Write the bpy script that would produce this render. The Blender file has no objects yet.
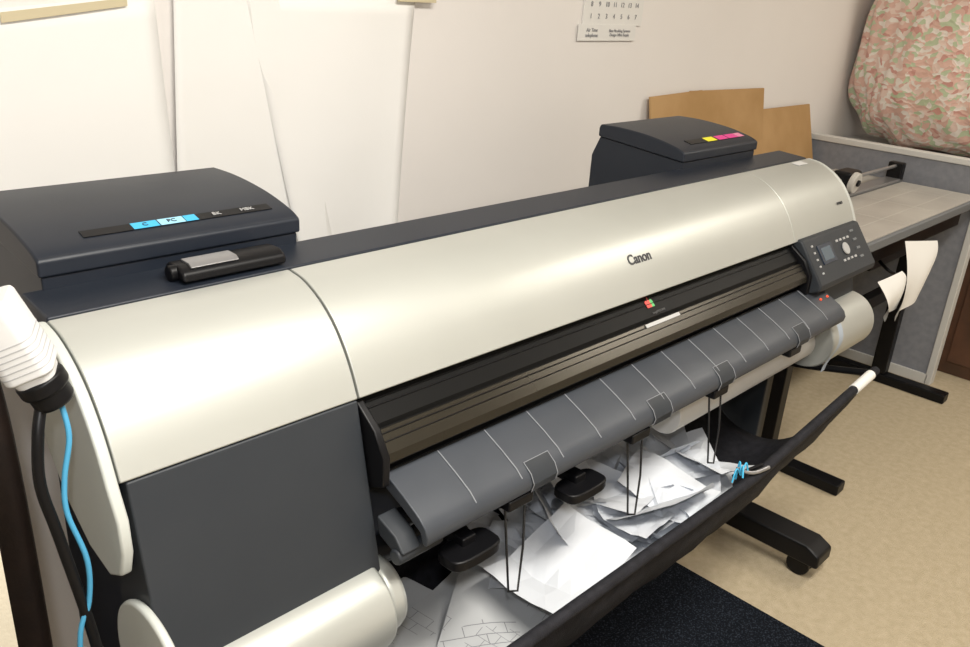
import bpy, bmesh, math, random
from mathutils import Matrix, Vector
random.seed(11)
S=bpy.context.scene
COL=S.collection
# ---------------------------------------------------------------- materials
def mat(name, col, rough=.5, metal=0., noise=None, bump=0., bscale=200., coat=0., spec=.5, emit=None):
    m=bpy.data.materials.new(name); m.use_nodes=True
    nt=m.node_tree; b=nt.nodes['Principled BSDF']
    b.inputs['Base Color'].default_value=(*col,1); b.inputs['Roughness'].default_value=rough
    b.inputs['Metallic'].default_value=metal
    b.inputs['Specular IOR Level'].default_value=spec
    b.inputs['Coat Weight'].default_value=coat
    if emit:
        b.inputs['Emission Color'].default_value=(*emit[:3],1); b.inputs['Emission Strength'].default_value=emit[3]
    tc=nt.nodes.new('ShaderNodeTexCoord')
    if noise:
        col2,scale=noise[0],noise[1]
        n=nt.nodes.new('ShaderNodeTexNoise'); n.inputs['Scale'].default_value=scale; n.inputs['Detail'].default_value=noise[2] if len(noise)>2 else 4
        nt.links.new(tc.outputs['Object'],n.inputs['Vector'])
        r=nt.nodes.new('ShaderNodeValToRGB')
        lo,hi=(noise[3] if len(noise)>3 else (.35,.65))
        r.color_ramp.elements[0].position=lo; r.color_ramp.elements[1].position=hi
        r.color_ramp.elements[0].color=(*col,1); r.color_ramp.elements[1].color=(*col2,1)
        nt.links.new(n.outputs['Fac'],r.inputs['Fac']); nt.links.new(r.outputs['Color'],b.inputs['Base Color'])
    if bump:
        n=nt.nodes.new('ShaderNodeTexNoise'); n.inputs['Scale'].default_value=bscale; n.inputs['Detail'].default_value=3
        nt.links.new(tc.outputs['Object'],n.inputs['Vector'])
        bp=nt.nodes.new('ShaderNodeBump'); bp.inputs['Strength'].default_value=bump; bp.inputs['Distance'].default_value=.004
        nt.links.new(n.outputs['Fac'],bp.inputs['Height']); nt.links.new(bp.outputs['Normal'],b.inputs['Normal'])
    return m
M={}
M['silver']=mat('silver_plastic',(.455,.465,.435),.38,.42,noise=((.485,.495,.465),3,3),bump=.02,bscale=900)
M['cap']=mat('silver_cap',(.52,.54,.51),.45,.1)
M['dark']=mat('charcoal_plastic',(.012,.016,.025),.42,0,noise=((.015,.019,.028),6),bump=.04,bscale=1200,spec=.35)
M['panel']=mat('grey_panel_plastic',(.024,.028,.034),.5,0,noise=((.028,.032,.038),5),bump=.04,bscale=1200,spec=.35)
M['tray']=mat('tray_plastic',(.045,.051,.062),.42,.1,noise=((.056,.062,.074),6),bump=.04,bscale=900,spec=.4)
M['black']=mat('black_plastic',(.004,.004,.005),.4,spec=.25)
M['gloss']=mat('gloss_black',(.004,.004,.004),.45,0,spec=.12)
M['guide']=mat('roller_guide',(.040,.035,.026),.25,.6,spec=.4)
M['seam']=mat('seam_light',(.22,.23,.25),.5)
M['wall']=mat('wall_paint',(.80,.765,.735),.85,noise=((.83,.795,.765),1.5),bump=.05,bscale=120)
M['ceil']=mat('ceiling_paint',(.8,.79,.77),.9,noise=((.83,.82,.80),2))
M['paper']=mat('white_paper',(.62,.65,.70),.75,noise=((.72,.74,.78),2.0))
M['roll']=mat('roll_paper',(.78,.77,.74),.7,noise=((.80,.79,.76),2.0))
M['paperw']=mat('wall_paper_sheet',(.87,.86,.835),.75,noise=((.90,.89,.87),1.5,3),bump=.5,bscale=6)
M['carpet']=mat('beige_carpet',(.46,.38,.25),.95,noise=((.57,.48,.34),45,12,(.25,.75)),bump=.7,bscale=350)
M['mat']=mat('dark_mat',(.006,.008,.012),.95,noise=((.045,.055,.075),220,2,(.52,.75)),bump=.8,bscale=300,spec=.1)
M['fabric']=mat('basket_fabric',(.007,.007,.010),.75,noise=((.015,.015,.020),60),bump=.3,bscale=500,spec=.3)
M['metal']=mat('grey_metal',(.35,.35,.36),.35,.7)
M['cardboard']=mat('cardboard',(.42,.25,.10),.85,noise=((.50,.31,.14),5),bump=.1,bscale=60)
M['partition']=mat('partition_grey',(.22,.23,.26),.8,noise=((.26,.27,.30),40),bump=.2,bscale=400)
M['frame']=mat('partition_frame',(.62,.62,.60),.5)
M['table']=mat('cutting_board',(.38,.36,.33),.35,noise=((.47,.45,.41),5))
M['rule']=mat('board_rule',(.52,.50,.46),.4)
M['tgrey']=mat('table_grey',(.15,.16,.17),.5)
M['wood']=mat('brown_wood',(.07,.035,.02),.5,noise=((.12,.055,.03),9))
M['white']=mat('white_plastic',(.66,.66,.66),.4)
M['groove']=mat('grip_groove',(.42,.42,.43),.5)
M['blue']=mat('blue_cable',(.06,.30,.50),.45)
M['cyan']=mat('cyan_label',(.05,.42,.70),.5)
M['cyan2']=mat('light_cyan_label',(.30,.60,.78),.5)
M['mag']=mat('magenta_label',(.70,.05,.28),.5)
M['pink']=mat('light_magenta_label',(.75,.25,.40),.5)
M['yel']=mat('yellow_label',(.85,.78,.03),.5)
M['ink']=mat('dark_ink',(.03,.03,.035),.5)
M['greyink']=mat('grey_ink',(.25,.25,.27),.6)
M['dimink']=mat('dim_ink',(.09,.09,.09),.6)
M['lightink']=mat('light_ink',(.42,.42,.42),.5)
M['red']=mat('red_label',(.6,.04,.03),.4)
M['green']=mat('green_label',(.05,.40,.10),.4)
M['led']=mat('red_lamp',(.8,.08,.03),.4,emit=(1,.1,.03,.6))
M['lcd']=mat('lcd_glass',(.02,.03,.05),.15)
M['screen']=mat('lcd_screen',(.08,.11,.14),.2)
M['cream']=mat('cream_paint',(.52,.47,.37),.8,noise=((.57,.52,.41),6),bump=.15,bscale=200)
M['leather']=mat('brown_leather',(.022,.014,.011),.6,noise=((.035,.021,.015),15),bump=.3,bscale=80)
M['tape']=mat('masking_tape',(.62,.54,.36),.7)
M['tagblue']=mat('pale_tag',(.40,.46,.54),.6)
M['steel']=mat('steel_wire',(.03,.03,.032),.4,.6)
def drawing_mat():
    m=mat('drawing_paper',(.4,.4,.4),.75); nt=m.node_tree;b=nt.nodes['Principled BSDF']; L=nt.links
    tc=nt.nodes.new('ShaderNodeTexCoord'); prev=None
    for k,(rot,sc,ns) in enumerate(((.5,6,5),(1.35,9,9))):
        mp=nt.nodes.new('ShaderNodeMapping'); mp.inputs['Rotation'].default_value=(0,0,rot)
        br=nt.nodes.new('ShaderNodeTexBrick'); br.inputs['Scale'].default_value=sc; br.inputs['Mortar Size'].default_value=.005
        br.inputs['Brick Width'].default_value=.47-.15*k; br.inputs['Row Height'].default_value=.13+.1*k; br.inputs['Mortar Smooth'].default_value=0
        for s in ('Color1','Color2'): br.inputs[s].default_value=(0,0,0,1)
        br.inputs['Mortar'].default_value=(1,1,1,1)
        n=nt.nodes.new('ShaderNodeTexNoise'); n.inputs['Scale'].default_value=ns; n.inputs['Detail'].default_value=0
        g=nt.nodes.new('ShaderNodeMath'); g.operation='GREATER_THAN'; g.inputs[1].default_value=.48
        mu=nt.nodes.new('ShaderNodeMath'); mu.operation='MULTIPLY'
        L.new(tc.outputs['Object'],mp.inputs['Vector']); L.new(mp.outputs['Vector'],br.inputs['Vector']); L.new(mp.outputs['Vector'],n.inputs['Vector'])
        L.new(n.outputs['Fac'],g.inputs[0]); L.new(br.outputs['Color'],mu.inputs[0]); L.new(g.outputs[0],mu.inputs[1])
        if prev:
            mx=nt.nodes.new('ShaderNodeMath'); mx.operation='MAXIMUM'; L.new(prev.outputs[0],mx.inputs[0]); L.new(mu.outputs[0],mx.inputs[1]); prev=mx
        else: prev=mu
    c=nt.nodes.new('ShaderNodeMixRGB'); c.inputs['Color1'].default_value=(.48,.49,.50,1); c.inputs['Color2'].default_value=(.22,.22,.24,1)
    L.new(prev.outputs[0],c.inputs['Fac']); L.new(c.outputs['Color'],b.inputs['Base Color'])
    return m
M['drawing']=drawing_mat()
def bag_mat():
    m=mat('foam_chips',(.6,.3,.25),.4,coat=.5); nt=m.node_tree;b=nt.nodes['Principled BSDF']
    tc=nt.nodes.new('ShaderNodeTexCoord'); v=nt.nodes.new('ShaderNodeTexVoronoi'); v.inputs['Scale'].default_value=50
    n=nt.nodes.new('ShaderNodeTexNoise'); n.inputs['Scale'].default_value=14
    mx=nt.nodes.new('ShaderNodeMixRGB'); mx.inputs['Fac'].default_value=.07
    nt.links.new(tc.outputs['Object'],mx.inputs['Color1']); nt.links.new(tc.outputs['Object'],n.inputs['Vector']); nt.links.new(n.outputs['Color'],mx.inputs['Color2'])
    mp=nt.nodes.new('ShaderNodeMapping'); mp.inputs['Scale'].default_value=(1,.8,1.3)
    nt.links.new(mx.outputs['Color'],mp.inputs['Vector']); nt.links.new(mp.outputs['Vector'],v.inputs['Vector'])
    s=nt.nodes.new('ShaderNodeSeparateColor'); nt.links.new(v.outputs['Color'],s.inputs['Color'])
    r=nt.nodes.new('ShaderNodeValToRGB'); e=r.color_ramp.elements; r.color_ramp.interpolation='CONSTANT'
    e[0].position=0;e[0].color=(.74,.48,.40,1); e[1].position=.33;e[1].color=(.80,.62,.54,1)
    for p,c in ((.52,(.52,.60,.40,1)),(.7,(.84,.77,.70,1)),(.92,(.62,.32,.27,1))):
        x=e.new(p); x.color=c
    nt.links.new(s.outputs['Red'],r.inputs['Fac']); nt.links.new(r.outputs['Color'],b.inputs['Base Color'])
    bp=nt.nodes.new('ShaderNodeBump'); bp.inputs['Strength'].default_value=.3; bp.inputs['Distance'].default_value=.01
    nt.links.new(v.outputs['Distance'],bp.inputs['Height']); nt.links.new(bp.outputs['Normal'],b.inputs['Normal'])
    return m
M['foam']=bag_mat()
# ---------------------------------------------------------------- helpers
def empty(name,parent=None):
    o=bpy.data.objects.new(name,None); COL.objects.link(o); o.empty_display_size=.1
    if parent:o.parent=parent
    return o
def finish(o,parent,bevel=0,seg=2,smooth=True,ang=35):
    COL.objects.link(o)
    if parent: o.parent=parent
    me=o.data
    if smooth and o.type=='MESH':
        for p in me.polygons: p.use_smooth=True
        me.set_sharp_from_angle(angle=math.radians(ang))
    if bevel:
        b=o.modifiers.new('bevel','BEVEL'); b.width=bevel; b.segments=seg; b.limit_method='ANGLE'; b.angle_limit=math.radians(40)
        b.harden_normals=True
    return o
def meshobj(name,vs,fs,m,parent=None,bevel=0,smooth=True,ang=35):
    me=bpy.data.meshes.new(name); me.from_pydata([tuple(v) for v in vs],[],fs); 
    bm=bmesh.new(); bm.from_mesh(me); bmesh.ops.recalc_face_normals(bm,faces=bm.faces); bm.to_mesh(me); bm.free()
    me.update(); me.materials.append(M[m]); o=bpy.data.objects.new(name,me)
    return finish(o,parent,bevel,2,smooth,ang)
def box(name,x0,x1,y0,y1,z0,z1,m,parent=None,bevel=0):
    vs=[(x,y,z) for x in (x0,x1) for y in (y0,y1) for z in (z0,z1)]
    fs=[(0,1,3,2),(4,6,7,5),(0,4,5,1),(2,3,7,6),(0,2,6,4),(1,5,7,3)]
    return meshobj(name,vs,fs,m,parent,bevel)
def prism(name,prof,x0,x1,m,parent=None,bevel=0,ang=35):
    n=len(prof); vs=[(x0,y,z) for y,z in prof]+[(x1,y,z) for y,z in prof]
    fs=[tuple(range(n)),tuple(range(2*n-1,n-1,-1))]+[(i,(i+1)%n,n+(i+1)%n,n+i) for i in range(n)]
    return meshobj(name,vs,fs,m,parent,bevel,True,ang)
def spline(pts,k=6):
    out=[];P=[pts[0]]+list(pts)+[pts[-1]]
    for i in range(1,len(P)-2):
        p0,p1,p2,p3=[Vector(p) for p in P[i-1:i+3]]
        for j in range(k):
            t=j/k; out.append(tuple(.5*((2*p1)+(-p0+p2)*t+(2*p0-5*p1+4*p2-p3)*t*t+(-p0+3*p1-3*p2+p3)*t**3)))
    out.append(tuple(pts[-1])); return out
def tube(name,pts,r,m,parent=None,sm=True,cyc=False):
    cu=bpy.data.curves.new(name,'CURVE'); cu.dimensions='3D'; cu.bevel_depth=r; cu.bevel_resolution=4; cu.use_fill_caps=True
    pp=spline(pts,6) if (sm and len(pts)>2) else pts
    s=cu.splines.new('POLY'); s.points.add(len(pp)-1); s.use_cyclic_u=cyc
    for a,b in zip(s.points,pp): a.co=(*b,1)
    s.use_smooth=True
    cu.materials.append(M[m]); o=bpy.data.objects.new(name,cu); COL.objects.link(o)
    if parent:o.parent=parent
    return o
def cylx(name,x0,x1,y,z,r,m,parent=None,bevel=0,n=48):
    return prism(name,[(y+r*math.cos(2*math.pi*i/n),z+r*math.sin(2*math.pi*i/n)) for i in range(n)],x0,x1,m,parent,bevel)
def cyl(name,c,axis,r,h,m,parent=None,bevel=0,n=32):
    q=Vector((0,0,1)).rotation_difference(Vector(axis).normalized()); c=Vector(c)
    vs=[c+q@Vector((r*math.cos(2*math.pi*i/n),r*math.sin(2*math.pi*i/n),s*h/2)) for s in (-1,1) for i in range(n)]
    fs=[tuple(range(n)),tuple(range(2*n-1,n-1,-1))]+[(i,(i+1)%n,n+(i+1)%n,n+i) for i in range(n)]
    return meshobj(name,vs,fs,m,parent,bevel)
def frame_mat(origin,xd,yd):
    x=Vector(xd).normalized(); z=x.cross(Vector(yd)).normalized(); y=z.cross(x)
    return Matrix(((x.x,y.x,z.x,origin[0]),(x.y,y.y,z.y,origin[1]),(x.z,y.z,z.z,origin[2]),(0,0,0,1)))
def text(name,s,size,mw,m,parent,shear=0,ext=.0004):
    cu=bpy.data.curves.new(name,'FONT'); cu.body=s; cu.size=size; cu.align_x='CENTER'; cu.align_y='CENTER'; cu.extrude=ext; cu.shear=shear; cu.offset=.0
    cu.materials.append(M[m]); o=bpy.data.objects.new(name,cu); COL.objects.link(o); o.parent=parent; o.matrix_world=mw; return o
def slab(name,mw,w,h,t,m,parent,bevel=0,off=(0,0)):
    vs=[mw@Vector((sx*w/2+off[0],sy*h/2+off[1],z)) for sx in(-1,1) for sy in(-1,1) for z in(-.001,t)]
    fs=[(0,1,3,2),(4,6,7,5),(0,4,5,1),(2,3,7,6),(0,2,6,4),(1,5,7,3)]
    return meshobj(name,vs,fs,m,parent,bevel)
# ---------------------------------------------------------------- room
YW=1.66
box('floor',-2.2,5.2,-2.4,YW+.1,-.1,0,'carpet')
box('ceiling',-2.2,5.2,-2.4,YW+.1,2.5,2.6,'ceil')
box('wall_back',-2.2,5.2,YW,YW+.1,0,2.5,'wall')
box('wall_right',5.1,5.2,-2.4,YW,0,2.5,'wall')
box('wall_front',-2.2,5.2,-2.5,-2.4,0,2.5,'wall')
box('wall_left',-2.3,-2.2,-2.4,YW,0,2.5,'wall')
box('wall_pier',-.05,.150,.70,.80,0,2.5,'cream')
box('floor_mat',-.6,1.84,.05,1.3,0,.008,'mat',bevel=.003)
# ---------------------------------------------------------------- printer
PR=empty('large_format_printer')
XL,X1,X2,XR=.302,.629,1.94,2.29
cov=spline([(.985,1.104),(.948,1.098),(.911,1.081),(.880,1.057),(.856,1.028),(.838,.998),(.822,.963)],5)
core=[(1.07,1.108),(.99,1.100),(.95,1.088),(.91,1.068),(.87,1.03),(.85,.99),(.845,.95),(.86,.85),(.86,.80),(.83,.72),(.86,.62),(1.07,.60)]
prism('body_core',core,XL+.01,XR-.01,'dark',PR,.004)
prism('top_deck',[(1.072,1.112),(.988,1.106),(.988,1.09),(1.072,1.09)],XL,XR,'dark',PR,.003)
def cover(name,x0,x1,dz=0,m='silver'):
    inner=[(y+.018,z-.012) for y,z in reversed(cov)]
    return prism(name,[(y-dz,z+dz*.5) for y,z in cov]+inner,x0,x1,m,PR,.002,50)
cover('cover_left',XL,X1-.0015); cover('cover_centre',X1+.0015,X2-.0015,.001); cover('cover_right',X2+.0015,XR)
cap=[p for p in cov]+[(.803,.925),(.800,.885),(.812,.850),(.845,.832),(.90,.842),(.96,.880),(1.005,.935),(1.03,1.0),(1.03,1.06),(1.010,1.095)]
prism('end_cap_near',cap,XL-.016,XL-.0015,'cap',PR,.004)
prism('end_cap_far',cap,XR+.0015,XR+.016,'cap',PR,.004)
fp=[(.823,.960),(.764,.700),(.80,.66),(.88,.66),(.88,.955)]
prism('front_panel',fp,XL+.006,X1-.001,'panel',PR,.003)
prism('front_panel_far',fp,X2+.09,XR-.004,'panel',PR,.003)
cylx('roll_cover_near',XL+.002,X1-.01,.785,.650,.072,'silver',PR,.006)
cylx('roll_cover_flange_near',XL-.006,XL+.006,.785,.718,.092,'cap',PR,.005)
cylx('roll_cover_knob_near',X1-.012,X1+.022,.785,.655,.060,'silver',PR,.012)
cylx('roll_cover_far',X2+.09,XR,.785,.700,.078,'silver',PR,.006)
cylx('media_roll',1.40,X2+.10,.80,.690,.046,'roll',PR,.002)
cylx('media_spindle',X1+.02,1.41,.83,.690,.022,'black',PR)
# output section
outp=[(.862,.960),(.846,.957),(.808,.922),(.806,.915),(.798,.905),(.790,.862),(.80,.84),(.87,.84)]
prism('output_slot',outp,X1+.004,X2+.02,'gloss',PR,.0015,20)
prism('output_guide',[(.802,.9165),(.776,.890),(.773,.876),(.780,.872),(.802,.900)],X1+.014,X2+.0,'guide',PR,.0015,30)
for i,(y,z) in enumerate(((.833,.9465),(.826,.940),(.796,.9115),(.788,.9025))):
    tube('guide_rib_%d'%i,[(X1+.02,y,z),(X2+.0,y,z)],.0011,'black',PR,False)
eb=[(.83,.955),(.79,.925),(.768,.89),(.768,.845),(.80,.83),(.85,.83),(.86,.95)]
prism('output_end_block',eb,X1+.001,X1+.014,'black',PR,.003)
prism('output_end_block_far',eb,X2+.0,X2+.016,'black',PR,.003)
def on_seg(x,a,b,t,lift=.0012):
    a=Vector((0,*a));b=Vector((0,*b)); p=a.lerp(b,t); up=(a-b).normalized()
    n=Vector((1,0,0)).cross(up).normalized(); p=p+n*lift; p.x=x
    return frame_mat(p,(1,0,0),up)
ga,gb=(.846,.957),(.808,.922); gc,gd=(.802,.9165),(.776,.890)
slab('guide_sticker',on_seg(1.345,gc,gd,.15,.002),.115,.007,.0006,'lightink',PR)
mw=on_seg(1.335,ga,gb,.45)
for k,(dx,mm,hh) in enumerate(((-.008,'red',.008),(0,'red',.013),(.008,'green',.009))):
    v=[mw@Vector(q) for q in ((dx-.0042,-.010,.0005),(dx+.0035,-.010,.0005),(dx+.0048,0,.0005),(dx+.0012,hh,.0005),(dx-.0048,.002,.0005))]
    meshobj('logo_flame_%d'%k,v,[(0,1,2,3,4)],mm,PR)
text('logo_caption','imagePROGRAF',.0065,on_seg(1.35,ga,gb,.88),'dimink',PR)
# tray
tr=[(.792,.852),(.748,.832),(.716,.815),(.702,.803),(.696,.790),(.699,.776),(.706,.776),(.712,.793),(.75,.812),(.795,.830)]
TX0,TX1=X1+.022,2.03
prism('output_tray',tr,TX0,TX1,'tray',PR,.002,50)
tops=[(.791,.8525),(.748,.833),(.716,.816),(.702,.804)]
nl=14
for i in range(1,nl):
    x=TX0+(TX1-TX0)*i/nl
    tube('tray_seam_%d'%i,[(x,y,z-.0002) for y,z in tops],.0010,'seam',PR,False)
tube('tray_back_edge',[(TX0,.790,.8525),(TX1,.790,.8525)],.0018,'black',PR,False)
for i,x in enumerate((.895,1.225,1.455,1.80)):
    v=[];
    for xx in (x-.028,x+.028):
        for y,z in ((.718,.8175),(.701,.805),(.693,.790),(.697,.775)): v.append((xx,y,z))
    meshobj('tray_latch_%d'%i,v,[(0,4,5,1),(1,5,6,2),(2,6,7,3)],'panel',PR)
    tube('tray_latch_outline_%d'%i,[v[3],v[2],v[1],v[0],v[4],v[5],v[6],v[7]],.0008,'seam' ,PR,False)
prism('tray_end_hook',[(.775,.80),(.735,.785),(.715,.765),(.735,.757),(.77,.77)],X1-.004,X1+.03,'panel',PR,.003)
cylx('tray_pivot',X1-.008,X1+.075,.73,.755,.012,'panel',PR,.004)
cylx('tray_under_beam',X1+.03,TX1,.775,.775,.016,'black',PR)
for i,x in enumerate((2.012,1.975)):
    cyl('tray_lamp_%d'%i,(x,.745,.8325),(0,-.4,.9),.003,.003,'led',PR)
for i,x in enumerate((.85,1.17,1.45,1.78)):
    box('arm_bracket_%d'%i,x-.028,x+.028,.700,.745,.752,.772,'black',PR,.004)
    if i<3: tube('arm_wire_%d'%i,[(x-.022,.715,.755),(x-.026,.700,.68),(x-.026,.690,.612),(x-.008,.686,.606),(x+.006,.695,.68),(x+.024,.715,.755)],.0020,'steel',PR,False)
for i,x in enumerate((.755,1.02)):
    v=[];n=24
    for z in (.703,.722):
        for k in range(n):
            a=2*math.pi*k/n; c,s=math.cos(a),math.sin(a)
            v.append((x+.050*math.copysign(abs(c)**.55,c),.715+.028*math.copysign(abs(s)**.55,s),z))
    fs=[tuple(range(n)),tuple(range(2*n-1,n-1,-1))]+[(k,(k+1)%n,n+(k+1)%n,n+k) for k in range(n)]
    meshobj('stacker_flap_%d'%i,v,fs,'black',PR,.004)
    box('stacker_flap_arm_%d'%i,x-.014,x+.014,.715,.80,.715,.735,'black',PR,.003)
# control panel
cpA,cpB=(.812,.968),(.742,.872)
prism('control_panel',[cpA,cpB,(.742,.855),(.765,.845),(.86,.845),(.86,.965)],X2+.012,XR-.002,'panel',PR,.006)
def cp(x,t,w,h,m,name,th=.002): return slab(name,on_seg(x,cpA,cpB,t,.001),w,h,th,m,PR,.0006)
cp(2.045,.42,.075,.050,'lcd','panel_screen')
cp(2.045,.42,.052,.034,'screen','panel_screen_glass',.0028)
for i in range(4):
    for j in range(2): cp(2.12+.022*i,.25+.45*j,.010,.006,'lightink','panel_key_%d_%d'%(i,j))
mwc=on_seg(2.15,cpA,cpB,.47,.003)
cyl('panel_dial',mwc.translation,mwc.col[2].xyz,.016,.004,'lightink',PR,.001)
for i in range(5): cp(1.985,.18+.15*i,.007,.005,'lightink','panel_side_key_%d'%i)
for i in range(4): cp(2.22+.0*i,.15+.2*i,.02,.006,'tgrey','panel_mark_%d'%i)
def cov_frame(x,i,lift=.0018):
    a,b=cov[i],cov[i+2]
    a=Vector((0,*a));b=Vector((0,*b)); up=(a-b).normalized(); n=Vector((1,0,0)).cross(up).normalized()
    p=Vector((x,*cov[i+1]))+n*lift; return frame_mat(p,(1,0,0),up)
t=text('maker_lettering','Canon',.028,cov_frame(1.322,19),'ink',PR)
t.data.offset=.0006
text('type_lettering','iPF9000',.011,cov_frame(2.225,21),'ink',PR)
slab('top_sticker',frame_mat((2.20,.965,1.1035),(1,0,0),(0,1,.12)),.05,.022,.0006,'white',PR)
# cover latch on top deck
prism('cover_latch',[(1.045,1.112),(1.05,1.120),(1.04,1.129),(1.01,1.130),(.996,1.123),(.993,1.110)],.475,.632,'black',PR,.005)
prism('cover_latch_window',[(1.03,1.1295),(1.03,1.133),(1.008,1.1325),(1.000,1.128),(1.002,1.126)],.49,.56,'metal',PR,.001)
cylx('cover_latch_end',.466,.480,1.02,1.119,.011,'black',PR,.003)
# ink tank boxes
def ink_box(tag,x0,x1,labels,hh=.017):
    lid=spline([(1.062,1.150),(1.085,1.160),(1.14,1.172),(1.20,1.179),(1.26,1.182),(1.318,1.181)],4)
    lidp=lid+[(1.322,1.172),(1.322,1.150),(1.062,1.128)]
    prism('ink_lid_'+tag,lidp,x0,x1,'dark',PR,.004,40)
    prism('ink_body_'+tag,[(1.066,1.128),(1.318,1.150),(1.34,1.10),(1.34,.95),(1.066,.95)],x0+.004,x1-.004,'dark',PR,.003)
    a,b=lid[7],lid[3]
    mwl=on_seg(0,a,b,.5,.0016)
    def L(xc,w,h,m,nm,th):
        mm=mwl.copy(); mm.translation.x=xc
        slab(nm+'_'+tag,mm,w,h,th,m,PR,0)
    L((x0+x1)/2+.02,x1-x0-.10,hh,'black','label_strip',.0004)
    for k,(f,w,m) in enumerate(labels): L(x0+f*(x1-x0),w,hh-.001,m,'ink_label_%d'%k,.0008)
    return mwl
m1=ink_box('near',.322,.700,[(.41,.036,'cyan'),(.51,.036,'cyan2'),(.585,.018,'cyan')])
for k,(s,x) in enumerate((('C',.477),('PC',.515),('BK',.583),('MBK',.632))):
    mm=m1.copy(); mm.translation=m1.translation+m1.col[2].xyz*.0012; mm.translation.x=x
    text('ink_text_%d'%k,s,.011,mm,'ink' if k<2 else 'lightink',PR)
ink_box('far',1.776,2.138,[(.48,.045,'yel'),(.63,.045,'mag'),(.77,.045,'mag'),(.88,.03,'pink')],.022)
# stand
for tag,x in (('near',.55),('far',2.09)):
    box('stand_post_'+tag,x-.035,x+.035,.88,1.02,.09,.62,'black',PR,.006)
    box('stand_post_plate_'+tag,x-.055,x-.034,.86,1.04,.30,.62,'panel',PR,.004)
    prism('stand_foot_'+tag,[(.62,.055),(.62,.095),(.66,.115),(1.26,.115),(1.28,.095),(1.28,.055)],x-.045,x+.045,'black',PR,.008)
    for j,y in enumerate((.68,1.22)):
        for k,dx in enumerate((-.018,.018)):
            cylx('caster_%s_%d_%d'%(tag,j,k),x+dx-.008,x+dx+.008,y,.033,.033,'black',PR,.003,24)
        cyl('caster_stem_%s_%d'%(tag,j),(x,y,.055),(0,0,1),.012,.02,'metal',PR)
box('stand_crossbar',.55,2.09,.97,1.01,.28,.36,'black',PR,.004)
tg=meshobj('hanging_tag',[(1.965+.012*math.sin(i*.5)+s,.690-.010*math.sin(i*.6),.785-.016*i) for i in range(9) for s in (0,.024)],[(2*i,2*i+1,2*i+3,2*i+2) for i in range(8)],'tagblue',PR)
# ---------------------------------------------------------------- catch basket
BK=empty('fabric_catch_basket')
def rod(x):
    return (x,.60+.010*max(0,(x-1.45)),.607+.10*max(0,(x-1.45)))
tube('front_rod',[rod(.2),rod(.8),rod(1.45),rod(1.8),rod(2.06)],.011,'fabric',BK,False)
tube('rod_sleeve',[rod(1.93),rod(2.03)],.0125,'roll',BK,False)
def fabpt(x,s):
    r=rod(x)
    y=r[1]-.010*math.sin(min(1,s*6)*math.pi)+s*.40
    sag=.24*math.sin(math.pi*min(s*1.0,1))**.7
    z=r[2]*(1-s)+.50*s-sag*(1-.25*max(0,(x-1.5)/.5))+.006*math.sin(x*23+s*9)+.004*math.sin(x*51+s*4)
    return (x,y,z)
nx,ny=40,22
vs=[fabpt(.25+1.75*i/nx,j/ny) for i in range(nx+1) for j in range(ny+1)]
fs=[(i*(ny+1)+j,(i+1)*(ny+1)+j,(i+1)*(ny+1)+j+1,i*(ny+1)+j+1) for i in range(nx) for j in range(ny)]
fb=meshobj('fabric',vs,fs,'fabric',BK); sd=fb.modifiers.new('s','SOLIDIFY'); sd.thickness=.004
tube('back_rod',[(.25,1.0,.50),(2.0,1.0,.50)],.009,'black',BK,False)
for i,x in enumerate((.5,2.04)): tube('rod_arm_%d'%i,[(x,.90,.60),(x,.75,.63),rod(x)],.009,'black',BK,False)
CL=empty('blue_cord_clip'); rp=Vector(rod(1.44))
tube('clip_jaw',[rp+Vector((-.03,.02,.03)),rp+Vector((.0,0,.018)),rp+Vector((.05,-.01,.016))],.004,'metal',CL)
tube('clip_jaw_lower',[rp+Vector((-.03,.025,.01)),rp+Vector((.04,.0,.022))],.004,'black',CL,False)
for k in range(4):
    a=k*1.3
    tube('cord_%d'%k,[rp+Vector((-.03,.01,.02)),rp+Vector((-.03+.015*math.cos(a),.01+.009*math.sin(a),.042+.006*math.sin(2*a))),rp+Vector((-.035+.025*math.cos(a),.005+.015*math.sin(a),.02-.015*math.sin(a)))],.0018,'cyan',CL)
def sheets(name,items,m,basket=0,fold=False):
    V=[];F=[]
    for (cx,cy,cz,w,h,rz,tx,ty,curl,ph) in items:
        mw=Matrix.Translation((cx,cy,cz))@Matrix.Rotation(rz,4,'Z')@Matrix.Rotation(tx,4,'X')@Matrix.Rotation(ty,4,'Y')
        n=6 if fold else 9;b=len(V)
        fa,fb_=random.uniform(0,3.1),random.uniform(-.25,.25)
        for i in range(n+1):
            for j in range(n+1):
                u,v=i/n-.5,j/n-.5
                if fold:
                    z=.30*abs(u*math.cos(fa)+v*math.sin(fa)-fb_)*w*(1 if ph>3 else -1)+.10*w*abs(u*math.sin(fa*2)-v*math.cos(fa*2)+.2)+random.uniform(-.003,.003)
                else: z=curl*((u*1.6)**2+.5*u*v)+.010*math.sin(5*u+ph)*math.cos(4*v+ph*2)
                p=mw@Vector((u*w,v*h,z))
                if basket:
                    p.y=min(max(p.y,.655+.01*(ph%2)),.97); s=(p.y-.60)/.40
                    p.z=max(p.z,fabpt(p.x,s)[2]+.012+.003*(ph%5)); p.z=min(p.z,basket)
                V.append(p)
        F+=[(b+i*(n+1)+j,b+(i+1)*(n+1)+j,b+(i+1)*(n+1)+j+1,b+i*(n+1)+j+1) for i in range(n) for j in range(n)]
    return meshobj(name,V,F,m,None,0,not fold)
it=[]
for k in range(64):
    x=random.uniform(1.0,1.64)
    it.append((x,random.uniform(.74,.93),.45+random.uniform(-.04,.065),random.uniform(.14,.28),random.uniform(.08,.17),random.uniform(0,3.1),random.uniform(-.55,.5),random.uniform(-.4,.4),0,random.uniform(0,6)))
sheets('crumpled_paper_pile',it,'paper',.575,True)
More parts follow.
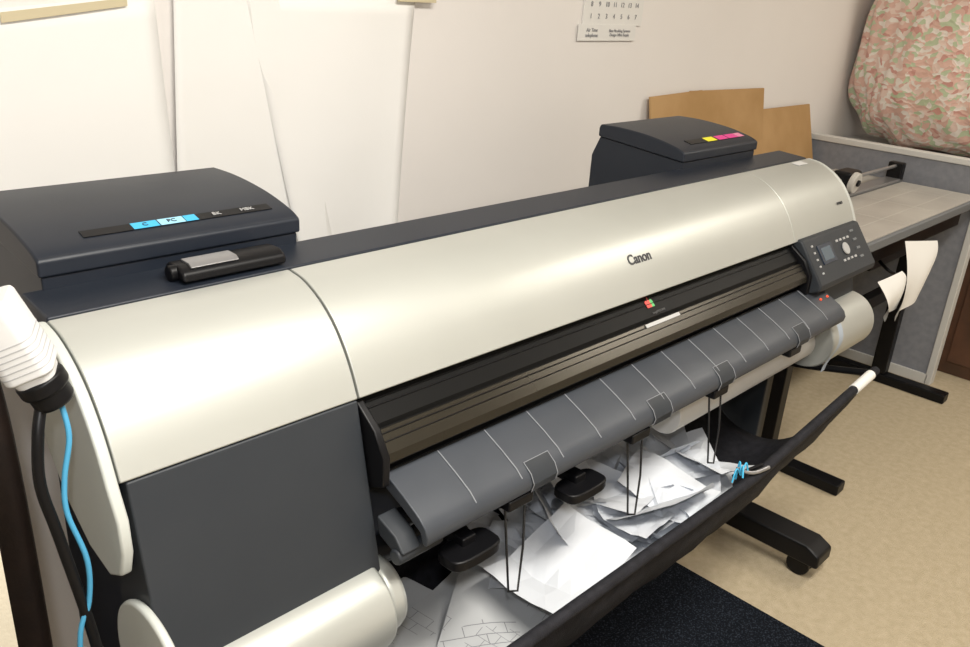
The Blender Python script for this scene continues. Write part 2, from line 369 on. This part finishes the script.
it=[(.84,.78,.44,.36,.26,.15,.05,.02,.03,1),(.76,.74,.43,.32,.24,-.4,-.1,.1,.02,2),(.90,.76,.45,.26,.2,.6,.08,-.08,.03,4),(.72,.84,.44,.34,.24,.3,.0,.1,.04,3)]
sheets('plotted_drawing_sheets',it,'drawing',.55)
# ---------------------------------------------------------------- wall papers
def hang(name,quad,m,amp=.004,ph=0):
    n=16;V=[]
    for i in range(n+1):
        for j in range(n+1):
            u,v=i/n,j/n
            x=(quad[0][0]*(1-u)+quad[1][0]*u)*(1-v)+(quad[3][0]*(1-u)+quad[2][0]*u)*v
            z=(quad[0][1]*(1-u)+quad[1][1]*u)*(1-v)+(quad[3][1]*(1-u)+quad[2][1]*u)*v
            y=YW-.003-ph*.004-amp*(1+math.sin(u*7+v*2+ph*2))*.8-.02*v*v*abs(u-.5)**2*4
            V.append((x,y,z))
    F=[(i*(n+1)+j,(i+1)*(n+1)+j,(i+1)*(n+1)+j+1,i*(n+1)+j+1) for i in range(n) for j in range(n)]
    o=meshobj(name,V,F,m); s=o.modifiers.new('s','SOLIDIFY'); s.thickness=.0006; return o
hang('hanging_paper_sheet',[(.30,1.385),(.775,1.44),(.80,.75),(.34,.80)],'paperw',.002,0)
hang('hanging_paper_sheet.001',[(.83,1.75),(1.00,1.75),(1.20,.75),(.77,.80)],'paperw',.003,1)
hang('hanging_paper_sheet.002',[(.965,1.455),(1.425,1.455),(1.36,.80),(1.09,.80)],'paperw',.004,2)
tp=empty('masking_tape_strip'); box('tape',1.36,1.48,YW-.026,YW-.022,1.445,1.475,'tape',tp); 
tp2=empty('masking_tape_strip.001'); meshobj('tape',[(.50,YW-.012,1.385),(.72,YW-.012,1.418),(.72,YW-.012,1.432),(.50,YW-.012,1.402)],[(0,1,2,3)],'tape',tp2)
# calendar
CA=empty('wall_calendar')
cx0=2.085
box('calendar_page',cx0,cx0+.30,YW-.006,YW-.001,1.400,1.75,'roll',CA)
box('calendar_footer',cx0-.02,cx0+.27,YW-.008,YW-.006,1.355,1.402,'roll',CA)
for r in range(7):
    for c in range(7):
        text('day_%d_%d'%(r,c),str((r*7+c)%30+1),.020,frame_mat((cx0+.035+c*.038,YW-.0075,1.425+r*.034),(1,0,0),(0,0,1)),'greyink',CA)
text('footer_text','Air Time\ntelephone',.015,frame_mat((cx0+.045,YW-.0095,1.378),(1,0,0),(0,0,1)),'greyink',CA)
text('footer_text_right','Blue Moulding Systems\nDesign Office Supply',.012,frame_mat((cx0+.185,YW-.0095,1.378),(1,0,0),(0,0,1)),'greyink',CA)
# cardboard
CB=empty('cardboard_sheets')
def lean(name,x0,x1,z0,zl,zr,yb,par):
    V=[(x0,yb,z0),(x1,yb,z0),(x1,YW-.02,zr),(x0,YW-.02,zl)]
    V+= [(x,y+.006,z) for x,y,z in V]
    meshobj(name,V,[(0,1,2,3),(4,7,6,5),(0,4,5,1),(1,5,6,2),(2,6,7,3),(3,7,4,0)],'cardboard',par)
lean('sheet_a',2.47,2.80,.55,1.175,1.185,YW-.14,CB); lean('sheet_b',2.72,3.27,.55,1.185,1.175,YW-.12,CB); lean('sheet_c',3.14,3.72,.55,1.09,1.09,YW-.17,CB)
box('wall_ledge',2.3,3.74,YW-.24,YW-.001,.51,.55,'tgrey')
# ---------------------------------------------------------------- partition, cabinet, bag
PT=empty('office_partition')
box('panel',3.755,3.785,.90,YW-.01,.04,.94,'partition',PT)
box('top_trim',3.745,3.795,.885,YW-.005,.94,.965,'frame',PT,.004)
box('edge_trim',3.745,3.795,.872,.90,.0,.965,'frame',PT,.004)
box('bottom_trim',3.745,3.795,.89,YW-.005,.0,.045,'frame',PT,.003)
CT=empty('wooden_cabinet')
box('carcass',3.95,4.6,.20,YW-.03,0,.88,'wood',CT,.004); box('top',3.93,4.62,.18,YW-.02,.88,.905,'frame',CT,.004)
for k in range(2): box('door_panel_%d'%k,3.938,3.951,.24+k*.68,.88+k*.68,.06,.84,'wood',CT,.003)
BG=empty('bag_of_foam_chips')
bm=bmesh.new(); bmesh.ops.create_icosphere(bm,subdivisions=6,radius=1)
for v in bm.verts:
    p=v.co.copy(); s=lambda t,e:math.copysign(abs(t)**e,t)
    x,y,z=s(p.x,.7)*.31,s(p.y,.65)*.43,s(p.z,.6)*.44
    k=1+.03*math.sin(9*p.x+5*p.z)+.025*math.sin(11*p.y+7*p.z)+.012*math.sin(31*p.y+17*p.x)
    v.co=(4.27+x*k,1.215+y*k,1.345+z*k)
    v.co.z=max(v.co.z,.907); v.co.y=min(v.co.y,YW-.02)
me=bpy.data.meshes.new('foam_filled_sack'); bm.to_mesh(me); bm.free(); me.materials.append(M['foam']); finish(bpy.data.objects.new('foam_filled_sack',me),BG)
# ---------------------------------------------------------------- trimmer table
TB=empty('trimmer_table')
x0,x1,y0,y1,zt=2.42,3.70,.86,1.46,.845
box('top_frame',x0,x1,y0,y1,zt-.035,zt-.004,'tgrey',TB,.004)
box('cutting_surface',x0+.02,x1-.03,y0+.012,1.165,zt-.004,zt,'table',TB,.001)
box('rear_surface',x0+.02,x1-.03,1.235,y1-.012,zt-.004,zt,'table',TB,.001)
for i in range(2): box('surface_rule_%d'%i,x0+.02,x1-.05,y0+.10+i*.11,y0+.1025+i*.11,zt,zt+.0006,'rule',TB)
for i in range(4): box('surface_cross_rule_%d'%i,x0+.2+.3*i,x0+.203+.3*i,y0+.02,1.16,zt,zt+.0005,'rule',TB)
box('cutting_rail',x0,x1,1.17,1.23,zt-.004,zt+.012,'metal',TB,.003)
tube('guide_bar',[(x0+.05,1.20,zt+.06),(x1-.03,1.20,zt+.06)],.007,'metal',TB,False)
for i,x in enumerate((x0+.05,x1-.03)): box('bar_bracket_%d'%i,x-.02,x+.02,1.17,1.23,zt,zt+.075,'black',TB,.006)
box('cutter_head',3.11,3.22,1.165,1.235,zt+.02,zt+.095,'black',TB,.012)
cyl('cutter_wheel',(3.13,1.155,zt+.06),(0,1,.15),.038,.022,'rule',TB,.004); cyl('cutter_hub',(3.13,1.142,zt+.06),(0,1,.15),.012,.012,'black',TB,.002)
for i,x in enumerate((2.58,3.62)):
    box('leg_%d'%i,x-.025,x+.025,1.02,1.08,.04,zt-.035,'black',TB,.004)
    box('foot_%d'%i,x-.03,x+.03,.77,1.38,.0,.04,'black',TB,.006)
box('cross_beam',2.58,3.62,1.03,1.07,.42,.47,'black',TB,.003)
box('under_shelf',2.60,3.60,1.10,1.40,.60,.62,'tgrey',TB,.003)
box('front_rail',x0+.1,x1-.1,.90,.93,zt-.11,zt-.035,'black',TB,.003)
box('shelf_box',3.05,3.5,1.0,1.3,.62,.70,'black',TB,.006); tube('shelf_cable',[(3.1,1.0,.66),(3.05,.93,.64),(3.2,.9,.60),(3.4,.95,.64)],.006,'black',TB)
def curl_sheet(name,a,b,c,d,k=1):
    n=12;V=[]
    A,B,C,D=map(Vector,(a,b,c,d))
    for i in range(n+1):
        for j in range(n+1):
            u,v=i/n,j/n
            p=(A*(1-u)+B*u)*(1-v)+(D*(1-u)+C*u)*v
            p.y+=k*(-.03*math.sin(v*2.6+u)+.012*math.sin(6*u)*v); p.z+=.02*k*math.sin(v*3.1)*u
            V.append(p)
    return meshobj(name,V,[(i*(n+1)+j,(i+1)*(n+1)+j,(i+1)*(n+1)+j+1,i*(n+1)+j+1) for i in range(n) for j in range(n)],'roll')
curl_sheet('curled_white_paper',(2.88,.86,.80),(3.14,.86,.765),(2.98,.80,.60),(2.66,.78,.60))
curl_sheet('curled_white_paper.001',(2.62,.83,.72),(2.74,.83,.74),(2.78,.80,.62),(2.60,.79,.61),1)
# ---------------------------------------------------------------- near-left connector + cables
PW=empty('power_connector')
def rslab(name,c,ax,w,d,h,r,m,par,bev,taper=1.0):
    q=Vector((0,0,1)).rotation_difference(Vector(ax).normalized()); c=Vector(c); V=[];n=0
    for s in (-.5,.5):
        kk=taper if s>0 else 1
        for (sx,sy,a0) in ((1,1,0),(-1,1,90),(-1,-1,180),(1,-1,270)):
            for t in range(6):
                a=math.radians(a0+t*18)
                V.append(c+q@Vector(((sx*(w/2-r)+r*math.cos(a))*kk,(sy*(d/2-r)+r*math.sin(a))*kk,s*h)))
    n=24
    return meshobj(name,V,[tuple(range(n)),tuple(range(2*n-1,n-1,-1))]+[(i,(i+1)%n,n+(i+1)%n,n+i) for i in range(n)],m,par,bev)
ax=Vector((.40,-.10,-1)).normalized(); c0=Vector((.228,.86,1.142))
rslab('socket_body',c0-ax*.004,ax,.050,.052,.086,.012,'white',PW,.004)
rslab('socket_neck',c0+ax*.043,ax,.044,.046,.010,.014,'white',PW,.002,.9)
for k in range(6): rslab('grip_groove_%d'%k,c0+ax*(-.004+.0065*k),ax,.0506,.0526,.0014,.0123,'groove',PW,0)
cyl('collar',c0+ax*.055,ax,.025,.018,'black',PW,.004); cyl('plug_body',c0+ax*.070,ax,.021,.026,'black',PW,.006)
e=c0+ax*.080
tube('black_cable',[e+Vector((-.014,0,0)),(.232,.84,1.038),(.226,.835,.985),(.235,.83,.916),(.253,.82,.765),(.262,.82,.6),(.262,.82,.2)],.006,'black',PW)
tube('blue_cable',[e+Vector((.004,0,0)),(.262,.84,1.030),(.250,.835,.985),(.246,.83,.945),(.256,.82,.885),(.252,.82,.83),(.236,.82,.777),(.23,.82,.6),(.23,.82,.2)],.0030,'blue',PW)
tube('black_cable_upper',[c0-ax*.04,c0-ax*.09+Vector((-.02,0,0)),c0+Vector((-.10,.03,.0)),c0+Vector((-.10,.06,-.3)),c0+Vector((-.1,.1,-1.1))],.009,'black',PW)
LB=empty('brown_leather_bag')
prism('bag_body',spline([(1.12,.02),(1.10,.5),(1.11,.85),(1.15,.99),(1.22,1.0),(1.27,.85),(1.28,.4),(1.26,.02)],5),.0,.285,'leather',LB,.02)
tube('bag_handle',[(.08,1.18,.99),(.08,1.17,1.05),(.18,1.17,1.05),(.18,1.18,.99)],.009,'leather',LB)
# ---------------------------------------------------------------- lights
def area(name,loc,rot,sx,sy,p,col):
    l=bpy.data.lights.new(name,'AREA'); l.shape='RECTANGLE'; l.size=sx;l.size_y=sy;l.energy=p;l.color=col
    o=bpy.data.objects.new(name,l); COL.objects.link(o); o.location=loc; o.rotation_euler=rot; return o
area('ceiling_lamp',(.7,-.1,2.46),(0,0,0),1.2,.4,60,(1,.955,.87))
area('ceiling_lamp.001',(3.6,-.2,2.46),(0,0,0),1.2,.4,26,(1,.93,.82))
pl=bpy.data.lights.new('camera_flash','POINT'); pl.energy=22; pl.color=(.97,.98,1); pl.shadow_soft_size=.03
po=bpy.data.objects.new('camera_flash',pl); COL.objects.link(po); po.location=(-.05,-.05,1.68)
w=bpy.data.worlds.new('room_world'); S.world=w; w.use_nodes=True; w.node_tree.nodes['Background'].inputs[0].default_value=(1,.95,.88,1); w.node_tree.nodes['Background'].inputs[1].default_value=.2
# ---------------------------------------------------------------- camera
cd=bpy.data.cameras.new('camera'); cam=bpy.data.objects.new('camera',cd); COL.objects.link(cam)
R=Matrix(((.7035,.2271,-.6735),(-.7081,.3056,-.6366),(.0612,.9247,.3758)))
cam.matrix_world=Matrix.Translation((0,0,1.5))@R.to_4x4()
cd.sensor_width=36; cd.lens=840.6/970*36; cd.clip_start=.02
S.camera=cam
S.view_settings.view_transform='Standard'
S.view_settings.exposure=.10
